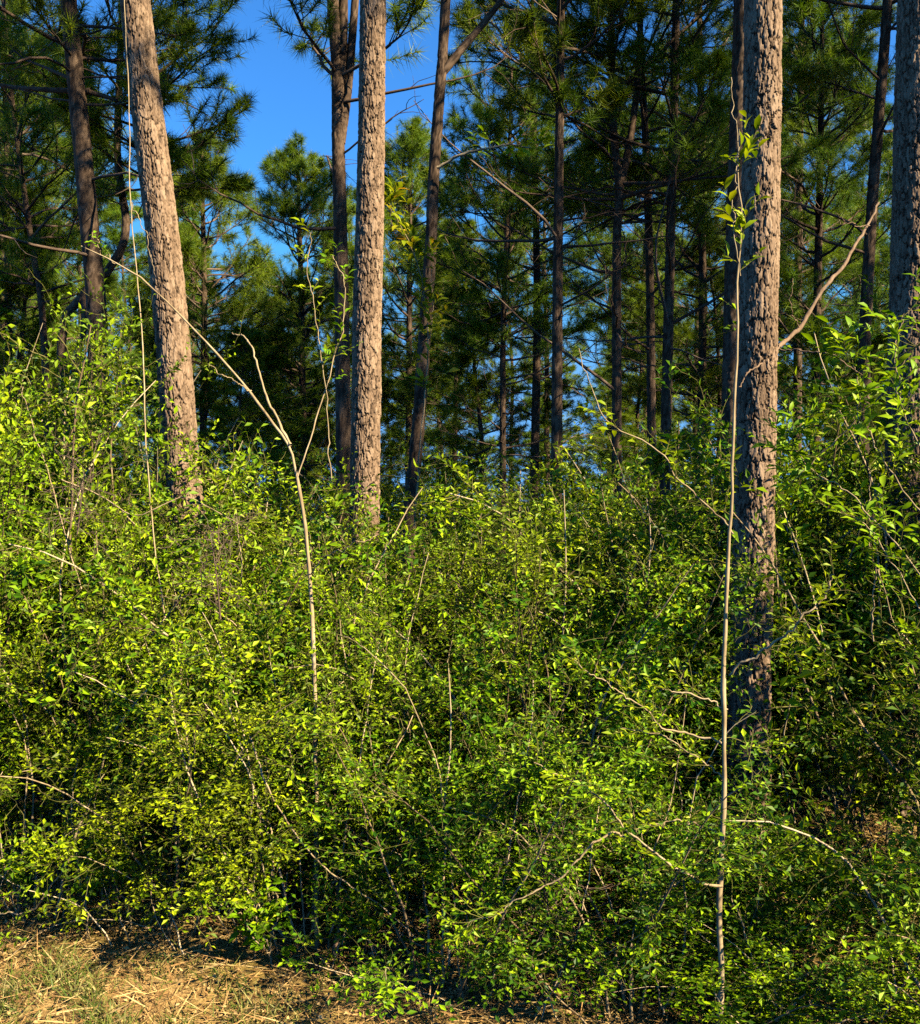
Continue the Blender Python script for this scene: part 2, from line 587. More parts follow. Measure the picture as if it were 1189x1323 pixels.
def pine(label, pix, d, wpx, H, z0, R, seed, hero=False, limbs=(), group=None, per_m=7.5, dead=None, dead_per_m=4, side=None, nn=40, name='pine_tree', extra=()):
    """a pine whose trunk passes the photograph points pix at distance d"""
    rng = np.random.default_rng(seed)
    pts = [P(x, y, d) for x, y in sorted(pix, key=lambda q: -q[1])]
    pts = np.array(pts)
    base = pts[0].copy()
    base[2] = ground_z(base[0], base[1]) - .05
    if pts[0][2] > base[2] + .15:
        pts = np.vstack([base, pts])
    else:
        pts[0] = base
    slope = (pts[-1] - pts[-2]) / max(.3, pts[-1][2] - pts[-2][2])
    z = pts[-1][2]
    while z < H - .4:
        step = min(2.5, H - z)
        slope = slope * .75 + np.array([0, 0, .25])
        slope = slope / slope[2]
        pts = np.vstack([pts, pts[-1] + slope * step])
        z += step
    r0 = wpx * d / FOC / 2
    loc = pts[0].copy()
    root = thing(name, label, 'tree', loc, group)
    pts = pts - loc
    H = H - loc[2]
    rad = r0 * (1 - .62 * np.clip((pts[:, 2] / H), 0, 1) ** 1.4)
    rad = np.where(pts[:, 2] > H - .5, np.minimum(rad, .02), rad)
    mb = MB()
    if hero:
        # fine bark as far as the photograph sees it, plain above
        i = int(np.searchsorted(pts[:, 2], 5.4))
        lowp, lowr = pts[:i + 1], rad[:i + 1]
        c, r = trunk(mb, lowp, lowr, 230, .0045, .027, .080, .015, rng)
        up = np.vstack([c[-1:], pts[i + 1:]])
        if len(up) > 1:
            upr = np.r_[r[-1], rad[i + 1:]]
            if len(up) == 2:
                up = np.vstack([up[0], up.mean(0), up[1]])
                upr = np.r_[upr[0], upr.mean(), upr[1]]
            trunk(mb, up, upr, 24, .15, .05, .09, .01, rng, flare=False)
        mb.build('trunk', M_BARK, root)
    else:
        trunk(mb, pts, rad, 40, .035, .045, .085, .010, rng)
        mb.build('trunk', M_BARK_SHADED, root)
    for lp, lw, tipw in limbs:
        lb = MB()
        q = smooth_path([P(x, y, d + dd) - loc for x, y, dd in lp], 28)
        rr = np.linspace(lw, tipw, 28) * d / FOC / 2
        trunk(lb, q[::3], rr[::3], 16, .04, .04, .08, .006, rng, flare=False)
        lb.build('limb', M_BARK if hero else M_BARK_SHADED, root)
    crown_mesh('crown', smooth_path(pts, 60), r0, z0, H, R, rng, root, per_m=per_m, dead_from=dead, dead_per_m=dead_per_m, nn=nn, side=side)
    return root


# four near pines in full sun
pine('sunlit pine trunk with warm plated bark leaning over the tall bushes', [(258, 1010), (244, 690), (236, 600), (213, 330), (175, 0)], 6.0, 45, 12, 6.9, 2.4, 11, hero=True, per_m=5, nn=20)
pine('straight sunlit pine trunk rising behind the middle of the thicket', [(468, 990), (471, 680), (474, 450), (479, 225), (482, 0)], 6.3, 39, 12, 6.9, 2.4, 12, hero=True, per_m=5, nn=20)
pine('thickest sunlit pine trunk standing behind the pale slender sapling', [(966, 1110), (969, 900), (975, 650), (979, 450), (984, 200), (986, 0)], 4.6, 50, 15, 6.9, 2.6, 13, hero=True, per_m=6, nn=20)
pine('dark broad pine trunk cut by the edge of the picture', [(1166, 1060), (1170, 900), (1179, 500), (1184, 250), (1190, 0)], 5.4, 62, 15, 6.9, 2.6, 14, hero=True, per_m=6, nn=20)
# slimmer pines in the shade behind them
pine('shaded pine trunk close behind the thickest sunlit pine', [(944, 1000), (945, 600), (947, 450), (954, 200), (960, 0)], 8.0, 27, 16, 8.5, 2.2, 15, per_m=6)
pine('dark bare pine trunk beside the leaning sunlit pine', [(128, 850), (127, 460), (112, 250), (89, 0)], 9.0, 28, 11, 5.4, 2.3, 16, dead=4.0, per_m=6, dead_per_m=6,
     limbs=[([(118, 118, 0), (60, 116, .2), (0, 110, .5), (-60, 95, .8)], 8, 3), ([(113, 118, 0), (150, 130, .1), (180, 150, .3)], 7, 2)])
pine('crooked forked pine bending behind the dark bare trunk', [(92, 640), (80, 440), (108, 382), (143, 345), (163, 295), (152, 200), (156, 60)], 11, 13, 9.5, 6.2, 1.6, 17, dead=4.5,
     limbs=[([(110, 380, 0), (108, 430, -.1), (95, 480, -.2)], 10, 6)])
pine('thin young pine with a bending stem beyond the tallest bushes', [(64, 620), (55, 410), (42, 320), (22, 180), (10, 70)], 13, 10, 9, 4.2, 1.9, 18, dead=2.6, per_m=9)
pine('dark pine dividing into three stems behind the middle trunk', [(446, 760), (443, 500), (440, 300), (437, 180), (436, 90), (430, 0)], 9.0, 21, 10.2, 5.2, 2.2, 19, dead=4.2, per_m=5,
     limbs=[([(440, 185, 0), (450, 110, .05), (459, 0, .1), (466, -110, .1), (470, -240, .2)], 13, 7), ([(438, 110, 0), (443, 40, .05), (444, -90, .1), (440, -250, .1)], 15, 8)])
pine('slender crooked pine wrapped in yellowing vine with one rising limb', [(528, 700), (537, 590), (543, 520), (549, 430), (556, 330), (561, 220), (569, 110), (576, 0)], 7.5, 18, 9, 6.2, 1.4, 20, per_m=5, dead=5.0, dead_per_m=4,
     limbs=[([(571, 95, 0), (598, 62, 0), (625, 30, .1), (648, 0, .1), (690, -60, .2)], 11, 6)])
pine('very straight dark pine trunk standing alone past the thicket', [(719, 760), (720, 450), (722, 250), (725, 0)], 10, 15.5, 9.6, 5.6, 2.2, 21, dead=3.2, dead_per_m=5)
pine('dark pine forking high into two narrow stems', [(797, 720), (797, 430), (797, 310), (800, 245), (792, 150), (789, 0)], 11, 14, 9.6, 4.8, 2.4, 22, dead=3.0, dead_per_m=7,
     limbs=[([(800, 250, 0), (816, 170, .1), (825, 90, .1), (829, -10, .1), (832, -150, .1)], 10, 6)])
pine('slim dark pine, the thinner of two close parallel trunks', [(842, 700), (841, 450), (837, 250), (830, 100), (826, 0)], 12, 12.5, 10.6, 5.2, 2.2, 23, dead=3.2, dead_per_m=6)
pine('dark pine, the thicker of two close parallel trunks', [(858, 700), (863, 450), (868, 250), (874, 0)], 11, 15, 10.2, 5.2, 2.4, 24, dead=3.0, dead_per_m=6)
pine('tilted grey pine trunk behind the leaning dead branch', [(1114, 700), (1117, 460), (1128, 250), (1147, 0)], 10, 16, 13, 5.6, 2.0, 25, dead=4.0, per_m=6)
pine('young pine with bare lower whorls between two straight trunks', [(650, 660), (650, 450), (653, 350), (656, 270)], 15, 9, 8.4, 3.9, 2.1, 26, dead=2.2, dead_per_m=9, per_m=8)
# crowns seen against the sky
pine('round topped green pine against open sky behind the middle trunk', [(528, 640), (529, 400), (530, 240)], 21, 10, 9.7, 3.6, 2.3, 27, per_m=15)
pine('bushy dark green pine below the widest patch of sky', [(392, 640), (390, 420), (386, 260)], 19, 11, 8.4, 2.6, 2.4, 28, per_m=15)
pine('yellow green sunlit pine beside the leaning sunlit trunk', [(262, 640), (264, 400), (262, 260)], 17, 11, 7.9, 3.0, 2.2, 29, per_m=15)
pine('dark crowned pine hidden behind the leaning sunlit trunk', [(212, 640), (206, 400), (200, 200), (196, 90)], 10.5, 12, 8.5, 4.9, 1.5, 30, per_m=8)
pine('sunlit bushy pine at the outer edge above tallest bushes', [(12, 640), (10, 300), (8, 150)], 15, 11, 9.6, 3.0, 2.4, 31, per_m=14)
pine('dense dark pine beyond the thickest sunlit trunk', [(1052, 660), (1056, 400), (1060, 200)], 14, 13, 9.4, 2.8, 2.3, 32, per_m=10)
pine('pale green tall pine above the dense dark pine', [(1030, 660), (1032, 300), (1036, 50)], 17, 12, 13, 5.6, 2.4, 33, per_m=8)
pine('broad dark pine filling the gap between straight trunks', [(690, 660), (694, 400), (690, 150)], 16, 12, 11, 4.4, 2.4, 34, per_m=8, dead=2.8, dead_per_m=6)
pine('broad dark pine spreading behind the parallel trunks', [(905, 660), (908, 400), (905, 150)], 15, 12, 11.5, 3.0, 2.4, 35, per_m=8)

# unseen pines added outside the view; their crowns shade thicket and back trunks
for i, (x, y, z0, R, H) in enumerate([(7.8, 3.25, 3.4, 2.2, 12), (6.2, 7.4, 5.6, 2.4, 12), (8.6, 7.0, 5, 2.5, 13), (7.6, 9.8, 5, 2.5, 14), (10.5, 11, 5, 2.6, 14)]):
    pine(['low pine standing past the picture edge near the broad trunk', 'tall pine past the picture edge just behind the broad trunk',
          'tall pine past the picture edge, second behind the broad trunk', 'tall pine past the picture edge level with the straight trunks', 'tall pine farthest past the picture edge'][i],
         [(PX0 + x / max(y, .1) * FOC, 661), (PX0 + x / max(y, .1) * FOC, 300)], max(y, .1), .2 * FOC / max(y, .1), H, z0, R, 60 + i, per_m=10, nn=26)

# the crowd of pines farther back: six kinds, copied
protos = []
for k in range(6):
    rng = np.random.default_rng(100 + k)
    root = thing('pine_tree', 'distant pine', 'tree', (0, 0, 0), 'distant pines crowded beyond the thicket')
    pts = np.array([[0, 0, -.05], [.1, .05, 3], [.05 + .2 * (k % 3 - 1), .1, 6], [.2 * (k % 2), .1, 9], [0, 0, 12]])
    rad = np.array([.08, .072, .058, .038, .012])
    mb = MB()
    trunk(mb, pts, rad, 14, .12, .06, .1, .008, rng)
    mb.build('trunk', M_BARK_SHADED, root)
    crown_mesh('crown', smooth_path(pts, 40), .11, [3.2, 4.4, 2.2, 5.0, 3.8, 2.6][k], 12, [2.0, 2.2, 1.8, 2.4, 2.1, 2.3][k], rng, root, per_m=8, dead_from=2.4, dead_per_m=3, nn=28, tuft=.2, w=.009)
    protos.append(root)
rng = np.random.default_rng(7)
top_tab = ([-200, 0, 80, 200, 255, 300, 345, 400, 440, 500, 560, 615, 640, 760, 900, 1189, 1400],
           [40, 30, 60, 150, 230, 320, 330, 250, 200, 200, 230, 260, 60, 30, 20, 40, 40])
DIST = ('slim distant pine in the far crowd seen between nearer trunks', 'distant pines crowded beyond the thicket')
used = set()
cnt = 0
for d0, n in ((20, 5), (26, 6), (33, 7), (42, 9), (54, 10)):
    for j in range(n):
        px = -150 + (j + .5) / n * 1490 + rng.uniform(-35, 35)
        d = d0 + rng.uniform(-2.5, 3.5)
        yt = np.interp(px, *top_tab) + rng.uniform(10, 130)
        Hh = CAM_Z + (PY0 - yt) / FOC * d
        Hh = min(Hh, 19)
        sc = Hh / 12
        g = P(px, 661, d)
        k = int(rng.integers(6))
        loc = (g[0], g[1], 0)
        if k not in used:
            used.add(k)
            r = protos[k]
            r.location, r.scale, r.rotation_euler = loc, (max(sc, .75),) * 2 + (sc,), (0, 0, rng.uniform(0, 6.28))
            r['label'] = DIST[0]
        else:
            copy_thing(protos[k], loc, rng.uniform(0, 6.28), (max(sc, .75), max(sc, .75), sc), *DIST)
        cnt += 1

# young bushy pines filling the gaps low down
for d0, n in ((15, 5), (20, 8), (27, 10), (36, 13)):
    for j in range(n):
        px = -120 + (j + .5) / n * 1430 + rng.uniform(-40, 40)
        d = d0 + rng.uniform(-2, 2)
        sc = rng.uniform(.36, .56) * (1 + (d - 16) * .012)
        g = P(px, 661, d)
        copy_thing(protos[(2, 5)[int(rng.integers(2))]], (g[0], g[1], -.6 * sc), rng.uniform(0, 6.28), (sc * 1.35, sc * 1.35, sc),
                   'young bushy pine of the low growth beneath the distant pines', 'young pines beneath the distant pines')

# ------------------------------------------------------------------ shrubs of the thicket
def shrub_proto(kind, seed, H=1.6, R=.55, ns=9, l1=15, l2=12, ll=.027, low=.22, group='leafy shrubs of the thicket', wr=.48, den=1.0, lowf=.05):
    rng = np.random.default_rng(seed)
    root = thing('leafy_shrub', 'leafy shrub', 'shrub', (0, 0, 0), group)
    st, fo = MB(), MB()
    az = np.arange(ns) * 2.4 + rng.uniform(-.4, .4, ns)
    rr = R * .32 * np.sqrt(rng.random(ns))
    s0 = np.stack([np.cos(az) * rr, np.sin(az) * rr, np.full(ns, -.03)], 1)
    tilt = rng.uniform(.05, .55, ns)
    d = np.stack([np.cos(az) * np.sin(tilt), np.sin(az) * np.sin(tilt), np.cos(tilt)], 1)
    L = H * rng.uniform(.75, 1.12, ns)
    n = 16
    up = np.r_[np.full(7, .05), np.linspace(0, -.13, n - 8)]
    A = grow(s0, d, L, n, .10, up, rng)
    tubes(st, A, rng.uniform(.0045, .0085, ns)[:, None] * np.linspace(1, .3, n)[None], 5, rng.uniform(.2, .9, ns))
    # bare criss-crossing suckers low down
    nb = 17
    az2 = rng.uniform(0, 6.28, nb)
    s1 = np.stack([np.cos(az2), np.sin(az2), np.zeros(nb)], 1) * (R * rng.uniform(.1, .8, nb))[:, None]
    dd = unit(np.stack([rng.normal(0, .5, nb), rng.normal(0, .5, nb), np.ones(nb)], 1))
    Bs = grow(s1, dd, H * rng.uniform(.35, .75, nb), 14, .15, -.01, rng)
    tubes(st, Bs, rng.uniform(.0025, .0045, nb)[:, None] * np.linspace(1, .4, 14)[None], 4, rng.uniform(.3, 1, nb))
    A2 = np.concatenate([A, Bs[:, np.linspace(0, 13, 16).astype(int)]])
    L2 = np.r_[L, H * np.full(nb, .5)]
    # side branches
    t = low + (1 - low) * rng.random((len(A2), l1)) ** .85
    t = np.clip(t, 0, .99)
    p, tn = sample(A2, t)
    p, tn = p.reshape(-1, 3), tn.reshape(-1, 3)
    kb = rng.random(len(p)) < np.clip(.22 + p[:, 2] / (H * .40), 0, 1) * (.35 + .65 * den)
    Lk = (np.repeat(L2, l1) / H * (1.15 - .55 * t.ravel()))[kb]
    p, tn = p[kb], tn[kb]
    out = p * np.array([1, 1, 0])
    dirs = around(tn, rng.uniform(.6, 1.4, len(p)), rng) + .5 * unit(out + 1e-6) + np.array([0, 0, .15])
    Lb = Lk * R * rng.uniform(.35, 1.0, len(p))
    B = grow(p, dirs, Lb, 9, .22, rng.choice([.04, -.02]), rng)
    tubes(st, B, rng.uniform(.0016, .0028, len(p))[:, None] * np.linspace(1, .5, 9)[None], 3, rng.uniform(.1, .9, len(p)), mat=1)
    # twigs
    t2 = rng.uniform(.15, 1, (len(B), l2))
    q, qn = sample(B, t2)
    q, qn = q.reshape(-1, 3), qn.reshape(-1, 3)

    def clump(a):
        return np.sin(a[:, 0] * 13 + seed) * np.sin(a[:, 1] * 12 + a[:, 2] * 5 + seed * 2) + np.sin(a[:, 2] * 14 + a[:, 0] * 6 + seed * 3) * .8

    def leafy(a):
        return np.clip(lowf + a[:, 2] / (H * .46), 0, 1) * np.clip(.72 + .7 * clump(a), .06, 1) * den
    kc = rng.random(len(q)) < leafy(q)
    q, qn = q[kc], qn[kc]
    C = grow(q, around(qn, rng.uniform(.5, 1.2, len(q)), rng) + np.array([0, 0, .2]), rng.uniform(.05, .20, len(q)), 6, .22, .02, rng)
    tubes(st, C, .0009 * np.linspace(1, .6, 6)[None] * np.ones((len(q), 1)), 3, rng.uniform(.2, 1, len(q)), mat=1)
    # leaves along twigs and the outer side branches
    for W, m, lo in ((C, 6, .12), (B, 10, .30)):
        t3 = np.linspace(lo, 1, m)[None] + rng.uniform(-.06, .06, (len(W), m))
        a, an = sample(W, t3)
        sgn = np.where(np.arange(m) % 2 == 0, 1., -1.)[None, :, None]
        sd = unit(np.cross(an, ZV + rng.normal(0, .35, an.shape))) * sgn
        dr = an * .6 + sd * .8 + rng.normal(0, .28, an.shape)
        nm = ZV + .5 * unit(a * np.array([1, 1, 0]) + 1e-6) + rng.normal(0, .5, an.shape)
        wt = np.clip(rng.normal(.48, .20, (len(W), 1)) + rng.normal(0, .20, (len(W), m)), 0, 1)
        a, dr, nm, wt = a.reshape(-1, 3), dr.reshape(-1, 3), nm.reshape(-1, 3), wt.ravel()
        cl = clump(a)
        keep = (rng.random(len(a)) < (.97 if W is C else leafy(a))) & (a[:, 2] > .03)
        wt = np.clip(wt + .10 * cl, 0, 1)
        leaves(fo, a[keep], dr[keep], nm[keep], (ll * np.repeat(rng.uniform(.65, 1.4, len(W)), m) * rng.uniform(.7, 1.25, len(a)))[keep], wr, wt[keep])
    st.build('stems', [M_STEM, M_TWIG], root)
    fo.build('foliage', M_LEAF[kind], root)
    return root


SH = {
    'bright': [shrub_proto('bright', 201), shrub_proto('bright', 202, ll=.031), shrub_proto('bright', 203, R=.62, ns=11)],
    'olive': [shrub_proto('olive', 211, ll=.024), shrub_proto('olive', 212, ll=.026, ns=11), shrub_proto('olive', 213, R=.62, ll=.025)],
    'deep': [shrub_proto('deep', 221, den=.85, lowf=.3), shrub_proto('deep', 222, ll=.034, R=.6, den=.8, lowf=.3)],
}
SH_USED = set()


def put_shrub(kind, px, d, h, rng, label, group, wmax=1.35):
    i = int(rng.integers(len(SH[kind])))
    g = P(px, 661, d)
    loc = (g[0], g[1], float(ground_z(g[0], g[1])))
    sc = h / 1.6
    w = min(max(sc, .8), wmax)
    src = SH[kind][i]
    if (kind, i) in SH_USED:
        return copy_thing(src, loc, rng.uniform(0, 6.28), (w, w, sc), label, group)
    SH_USED.add((kind, i))
    src.location, src.scale, src.rotation_euler = loc, (w, w, sc), (0, 0, rng.uniform(0, 6.28))
    src['label'], src['group'] = label, group
    return src


rng = np.random.default_rng(33)
top_px = [-150, 0, 80, 150, 190, 260, 330, 400, 440, 520, 600, 650, 700, 760, 840, 920, 1000, 1060, 1120, 1189, 1350]
top_py = [430, 445, 470, 500, 655, 650, 590, 640, 680, 680, 610, 640, 670, 650, 570, 600, 570, 520, 460, 440, 430]
rows = [  # offset behind the edge, spacing in m, share of the height range, label, group
    (.17, .56, 'low leafy shrub at the front edge of the thicket by bare ground', 'front edge shrubs'),
    (.95, .60, 'leafy shrub in the second rank, tangled behind front edge shrubs', 'second rank shrubs'),
    (1.7, .62, 'leafy shrub deep in the thicket around the sunlit pine trunks', 'middle shrubs'),
    (2.6, .66, 'tall leafy shrub at the back of the thicket against the pines', 'back shrubs'),
]
for ri, (off, sp, lab, grp) in enumerate(rows):
    px = -120.0
    while px < 1320:
        d = edge_d(px) + off + rng.uniform(-.12, .12)
        topz = CAM_Z + (PY0 - np.interp(px, top_px, top_py)) / FOC * (edge_d(px) + 2.4)
        h = [min(1.25, topz * .72), topz * .88, topz * 1.0, topz * 1.06][ri] * (rng.uniform(.80, 1.12) if ri < 2 else rng.uniform(.93, 1.07))
        if 350 < px < 560 and ri in (1, 2):
            h *= 1.1
        if px > 1070:
            h = max(h, (.95, 1.35, 1.7, 1.9)[ri])
        near_trunk = -110 < px - 966 < 125
        if near_trunk and ri < 2:
            h = (.45, .55)[ri] * rng.uniform(.9, 1.1)
        if ri == 0 and abs(px - 935) < 110:
            d += .30
        if near_trunk and ri == 2:
            d += .95
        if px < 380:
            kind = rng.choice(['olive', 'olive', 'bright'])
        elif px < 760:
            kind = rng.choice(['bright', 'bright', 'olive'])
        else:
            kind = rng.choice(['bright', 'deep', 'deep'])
        if 170 < px < 310 and ri > 1:
            h *= .82
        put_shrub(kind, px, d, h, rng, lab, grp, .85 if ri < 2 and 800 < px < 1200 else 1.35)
        px += sp / d * FOC * rng.uniform(.85, 1.15)
# undergrowth among the pines
for d0, n in ((8.2, 11), (10.5, 13), (14, 14), (19, 16), (25, 17), (33, 18)):
    for j in range(n):
        px = -100 + (j + .5) / n * 1390 + rng.uniform(-40, 40)
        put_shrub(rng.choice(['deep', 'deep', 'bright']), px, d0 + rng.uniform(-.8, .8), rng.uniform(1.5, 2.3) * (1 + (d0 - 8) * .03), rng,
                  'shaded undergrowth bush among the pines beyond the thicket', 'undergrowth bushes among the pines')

# ------------------------------------------------------------------ saplings, vines and canes
def px_path(pts, n):
    return smooth_path([P(x, y, d) for x, y, d in pts], n)


def wander(c, amp, rng):
    """small irregular kinks along a path"""
    n = len(c)
    k = np.cumsum(rng.normal(0, 1, (n, 3)), 0)
    k -= np.linspace(0, 1, n)[:, None] * k[-1]
    return c + k / max(1, np.abs(k).max()) * amp


def cane(mb, pts, w0, w1, rng, n=40, sides=7, amp=.012, tone=.6, mat=0):
    c = wander(wander(px_path(pts, n), amp * 1.6, rng), amp * .5, rng)
    d = np.mean([p[2] for p in pts])
    r = np.linspace(w0, w1, n) * d / FOC / 2 * .62
    r = r * (1 + .12 * rng.normal(size=n).clip(-1.5, 1.5))
    tubes(mb, c[None], r[None], sides, tone, mat)
    return c


def spray(fo, st, c, rng, t0=.2, t1=1, n=12, ln=.04, big=True, twig=.12, tone=.5, wr=.4, per=5):
    """leafy short side twigs along a path"""
    t = np.sort(rng.uniform(t0, t1, (1, n)))
    p, tn = sample(c[None], t)
    p, tn = p[0], tn[0]
    B = grow(p, around(tn, rng.uniform(.5, 1.2, n), rng) + np.array([0, 0, .2]), twig * rng.uniform(.5, 1.4, n), 6, .16, .03, rng)
    tubes(st, B, .0013 * np.linspace(1, .6, 6)[None] * np.ones((n, 1)), 4, .6, 1)
    t3 = np.linspace(.25, 1, per)[None] + rng.uniform(-.05, .05, (n, per))
    a, an = sample(B, t3)
    sg = np.where(np.arange(per) % 2 == 0, 1., -1.)[None, :, None]
    sd = unit(np.cross(an, ZV + rng.normal(0, .2, an.shape))) * sg
    dr = (an * .7 + sd * .75 + rng.normal(0, .2, an.shape)).reshape(-1, 3)
    nm = (ZV + np.array([0, -.3, 0]) + rng.normal(0, .35, an.shape)).reshape(-1, 3)
    f = big_leaves if big else leaves
    f(fo, a.reshape(-1, 3), dr, nm, ln * rng.uniform(.6, 1.25, n * per), wr, np.clip(rng.normal(tone, .18, n * per), 0, 1))


def plant(name, label, cat, stems, leaf=None, seed=0, leafkind='broad', group=None, stem_mat=None):
    """a slender plant: stems [(pixel path with depth, w0, w1)], the first one is its main stem"""
    rng = np.random.default_rng(seed)
    b = P(*stems[0][0][0])
    root = thing(name, label, cat, (0, 0, 0), group)
    fo, objs = MB(), []
    for i, (pts, w0, w1, *ex) in enumerate(stems):
        mb = MB()
        c = cane(mb, pts, w0, w1, rng)
        if ex:
            spray(fo, mb, c, rng, **ex[0])
        objs.append(mb.build('branch' if i else 'stem', [stem_mat or M_STEM, M_TWIG], root))
    if fo.n:
        objs.append(fo.build('foliage', M_LEAF[leafkind], root))
    root.location = b
    for o in objs:
        o.data.transform(__import__('mathutils').Matrix.Translation(-Vector(b)))
    return root


D1 = 3.16
small = dict(ln=.030, n=14, big=False, twig=.10)
plant('slender_sapling', 'tall pale slender sapling standing just before the thickest pine', 'sapling', [
    ([(927, 1375, 2.95), (933, 1200, 2.96), (937, 1050, 2.98), (942, 900, 3.00), (947, 760, 3.02), (949, 650, 3.04), (953, 540, 3.06), (958, 430, 3.08), (956, 330, 3.10), (957, 240, 3.10), (955, 165, 3.10)], 13.5, 2, dict(t0=.78, t1=.97, n=13, ln=.05, twig=.09)),
    ([(932, 1145, 2.96), (890, 1130, 2.94), (850, 1103, 2.90), (805, 1075, 2.90), (770, 1040, 2.90), (735, 1008, 2.90), (690, 985, 2.90)], 6, 2, small),
    ([(810, 1078, 2.90), (760, 1090, 2.85), (715, 1135, 2.85), (660, 1168, 2.85), (600, 1200, 2.85)], 5, 2, dict(t0=.5, **small)),
    ([(934, 1078, 2.98), (890, 1062, 3.00), (840, 1065, 3.00), (800, 1080, 3.00)], 4, 2, small),
    ([(939, 960, 3.00), (880, 942, 3.00), (830, 910, 2.95), (775, 880, 2.90), (735, 850, 2.90)], 5, 1.5, small),
    ([(941, 918, 3.00), (890, 905, 3.00), (850, 897, 3.00), (805, 895, 3.00)], 4, 1.5, small),
    ([(948, 690, 3.04), (920, 665, 3.10), (880, 630, 3.10), (855, 590, 3.10), (790, 545, 3.10), (765, 490, 3.10), (748, 450, 3.10)], 4, 1.5, dict(ln=.035, n=12, twig=.1, t0=.1, t1=.7)),
    ([(938, 1010, 2.98), (900, 985, 3.00), (860, 955, 3.00), (800, 940, 3.00)], 4, 1.5, small),
    ([(945, 870, 3.00), (985, 838, 2.95), (1030, 805, 2.90), (1062, 770, 2.90), (1078, 742, 2.90)], 6, 3, small),
    ([(957, 360, 3.08), (952, 215, 3.10), (945, 100, 3.20)], 2.5, 1.5),
], seed=301)
plant('bent_sapling', 'thin pale sapling bent over towards the leaning sunlit pine', 'sapling', [
    ([(410, 1230, 3.7), (406, 1100, 3.72), (405, 1000, 3.74), (402, 850, 3.76), (398, 760, 3.8), (389, 680, 3.8), (382, 620, 3.82), (374, 575, 3.84), (350, 540, 3.86), (325, 503, 3.88), (285, 455, 3.9), (240, 410, 3.95), (190, 365, 4.0), (150, 340, 4.0), (105, 318, 4.0)], 10, 2.5),
    ([(374, 575, 3.84), (346, 510, 3.9), (325, 450, 3.95), (300, 430, 4.0)], 6, 2.5),
    ([(325, 503, 3.88), (300, 490, 3.8), (270, 470, 3.8)], 3, 1.5),
    ([(396, 745, 3.8), (420, 720, 3.7), (460, 705, 3.6), (490, 690, 3.6)], 3, 1.5, small),
    ([(150, 340, 4.0), (128, 322, 4), (120, 300, 4)], 2, 1.2, dict(ln=.03, n=4, twig=.05)),
    ([(383, 620, 3.82), (430, 470, 3.9), (445, 380, 3.9), (430, 330, 3.9)], 3, 1.5, dict(ln=.035, n=14, twig=.1)),
], seed=302, leafkind='broad')
plant('hanging_vine', 'thin bare pale vine hanging beside the leaning sunlit pine', 'vine', [
    ([(160, -30, 5.85), (163, 40, 5.82), (165, 95, 5.75), (167, 170, 5.6), (169, 260, 5.3), (177, 360, 5.0), (184, 460, 4.7), (190, 560, 4.5), (197, 650, 4.4), (205, 730, 4.3), (214, 800, 4.2)], 2.2, 2.6),
    ([(170, 260, 5.3), (188, 300, 5.3), (200, 350, 5.3)], 2, 1),
], seed=303)
plant('climbing_vine', 'climbing vine with yellow and orange leaves on slender crooked pine', 'vine', [
    ([(536, 680, 7.3), (541, 600, 7.3), (548, 520, 7.3), (552, 450, 7.3), (549, 390, 7.3), (535, 330, 7.1), (515, 285, 6.9), (500, 262, 6.6)], 4, 1.5, dict(t0=.3, t1=1, n=46, ln=.09, twig=.17)),
    ([(552, 450, 7.3), (558, 390, 7.3), (556, 330, 7.3)], 2.5, 1.5, dict(n=10, ln=.08, twig=.15)),
], seed=304, leafkind='yellow')
plant('leafy_branch', 'short leafy branch reaching from slender crooked pine into sky', 'branch', [
    ([(564, 217, 7.4), (595, 203, 7.35), (630, 192, 7.3), (660, 186, 7.3), (686, 190, 7.3)], 7, 2.5, dict(t0=.4, n=15, ln=.085, twig=.16)),
], seed=305)
plant('dead_branch', 'long dead branch leaning against the thickest sunlit pine', 'branch', [
    ([(1136, 262, 5.2), (1122, 292, 5.1), (1098, 332, 5.0), (1066, 375, 4.9), (1034, 422, 4.8), (1006, 448, 4.7)], 5, 10),
    ([(1006, 450, 4.7), (1045, 449, 4.6), (1074, 456, 4.5), (1108, 482, 4.5), (1135, 500, 4.5)], 4, 1.5),
    ([(1034, 422, 4.8), (1020, 395, 4.7), (1024, 360, 4.7)], 2.5, 1.2),
    ([(1066, 375, 4.9), (1090, 372, 4.8), (1100, 385, 4.8)], 2, 1),
    ([(1122, 292, 5.1), (1095, 285, 5), (1080, 275, 5)], 2, 1),
    ([(1008, 447, 4.7), (975, 475, 4.45), (955, 500, 4.4)], 4, 2.5),
], seed=306, stem_mat=M_BARK)
A = dict(ln=.052, twig=.14, wr=.38, per=6)
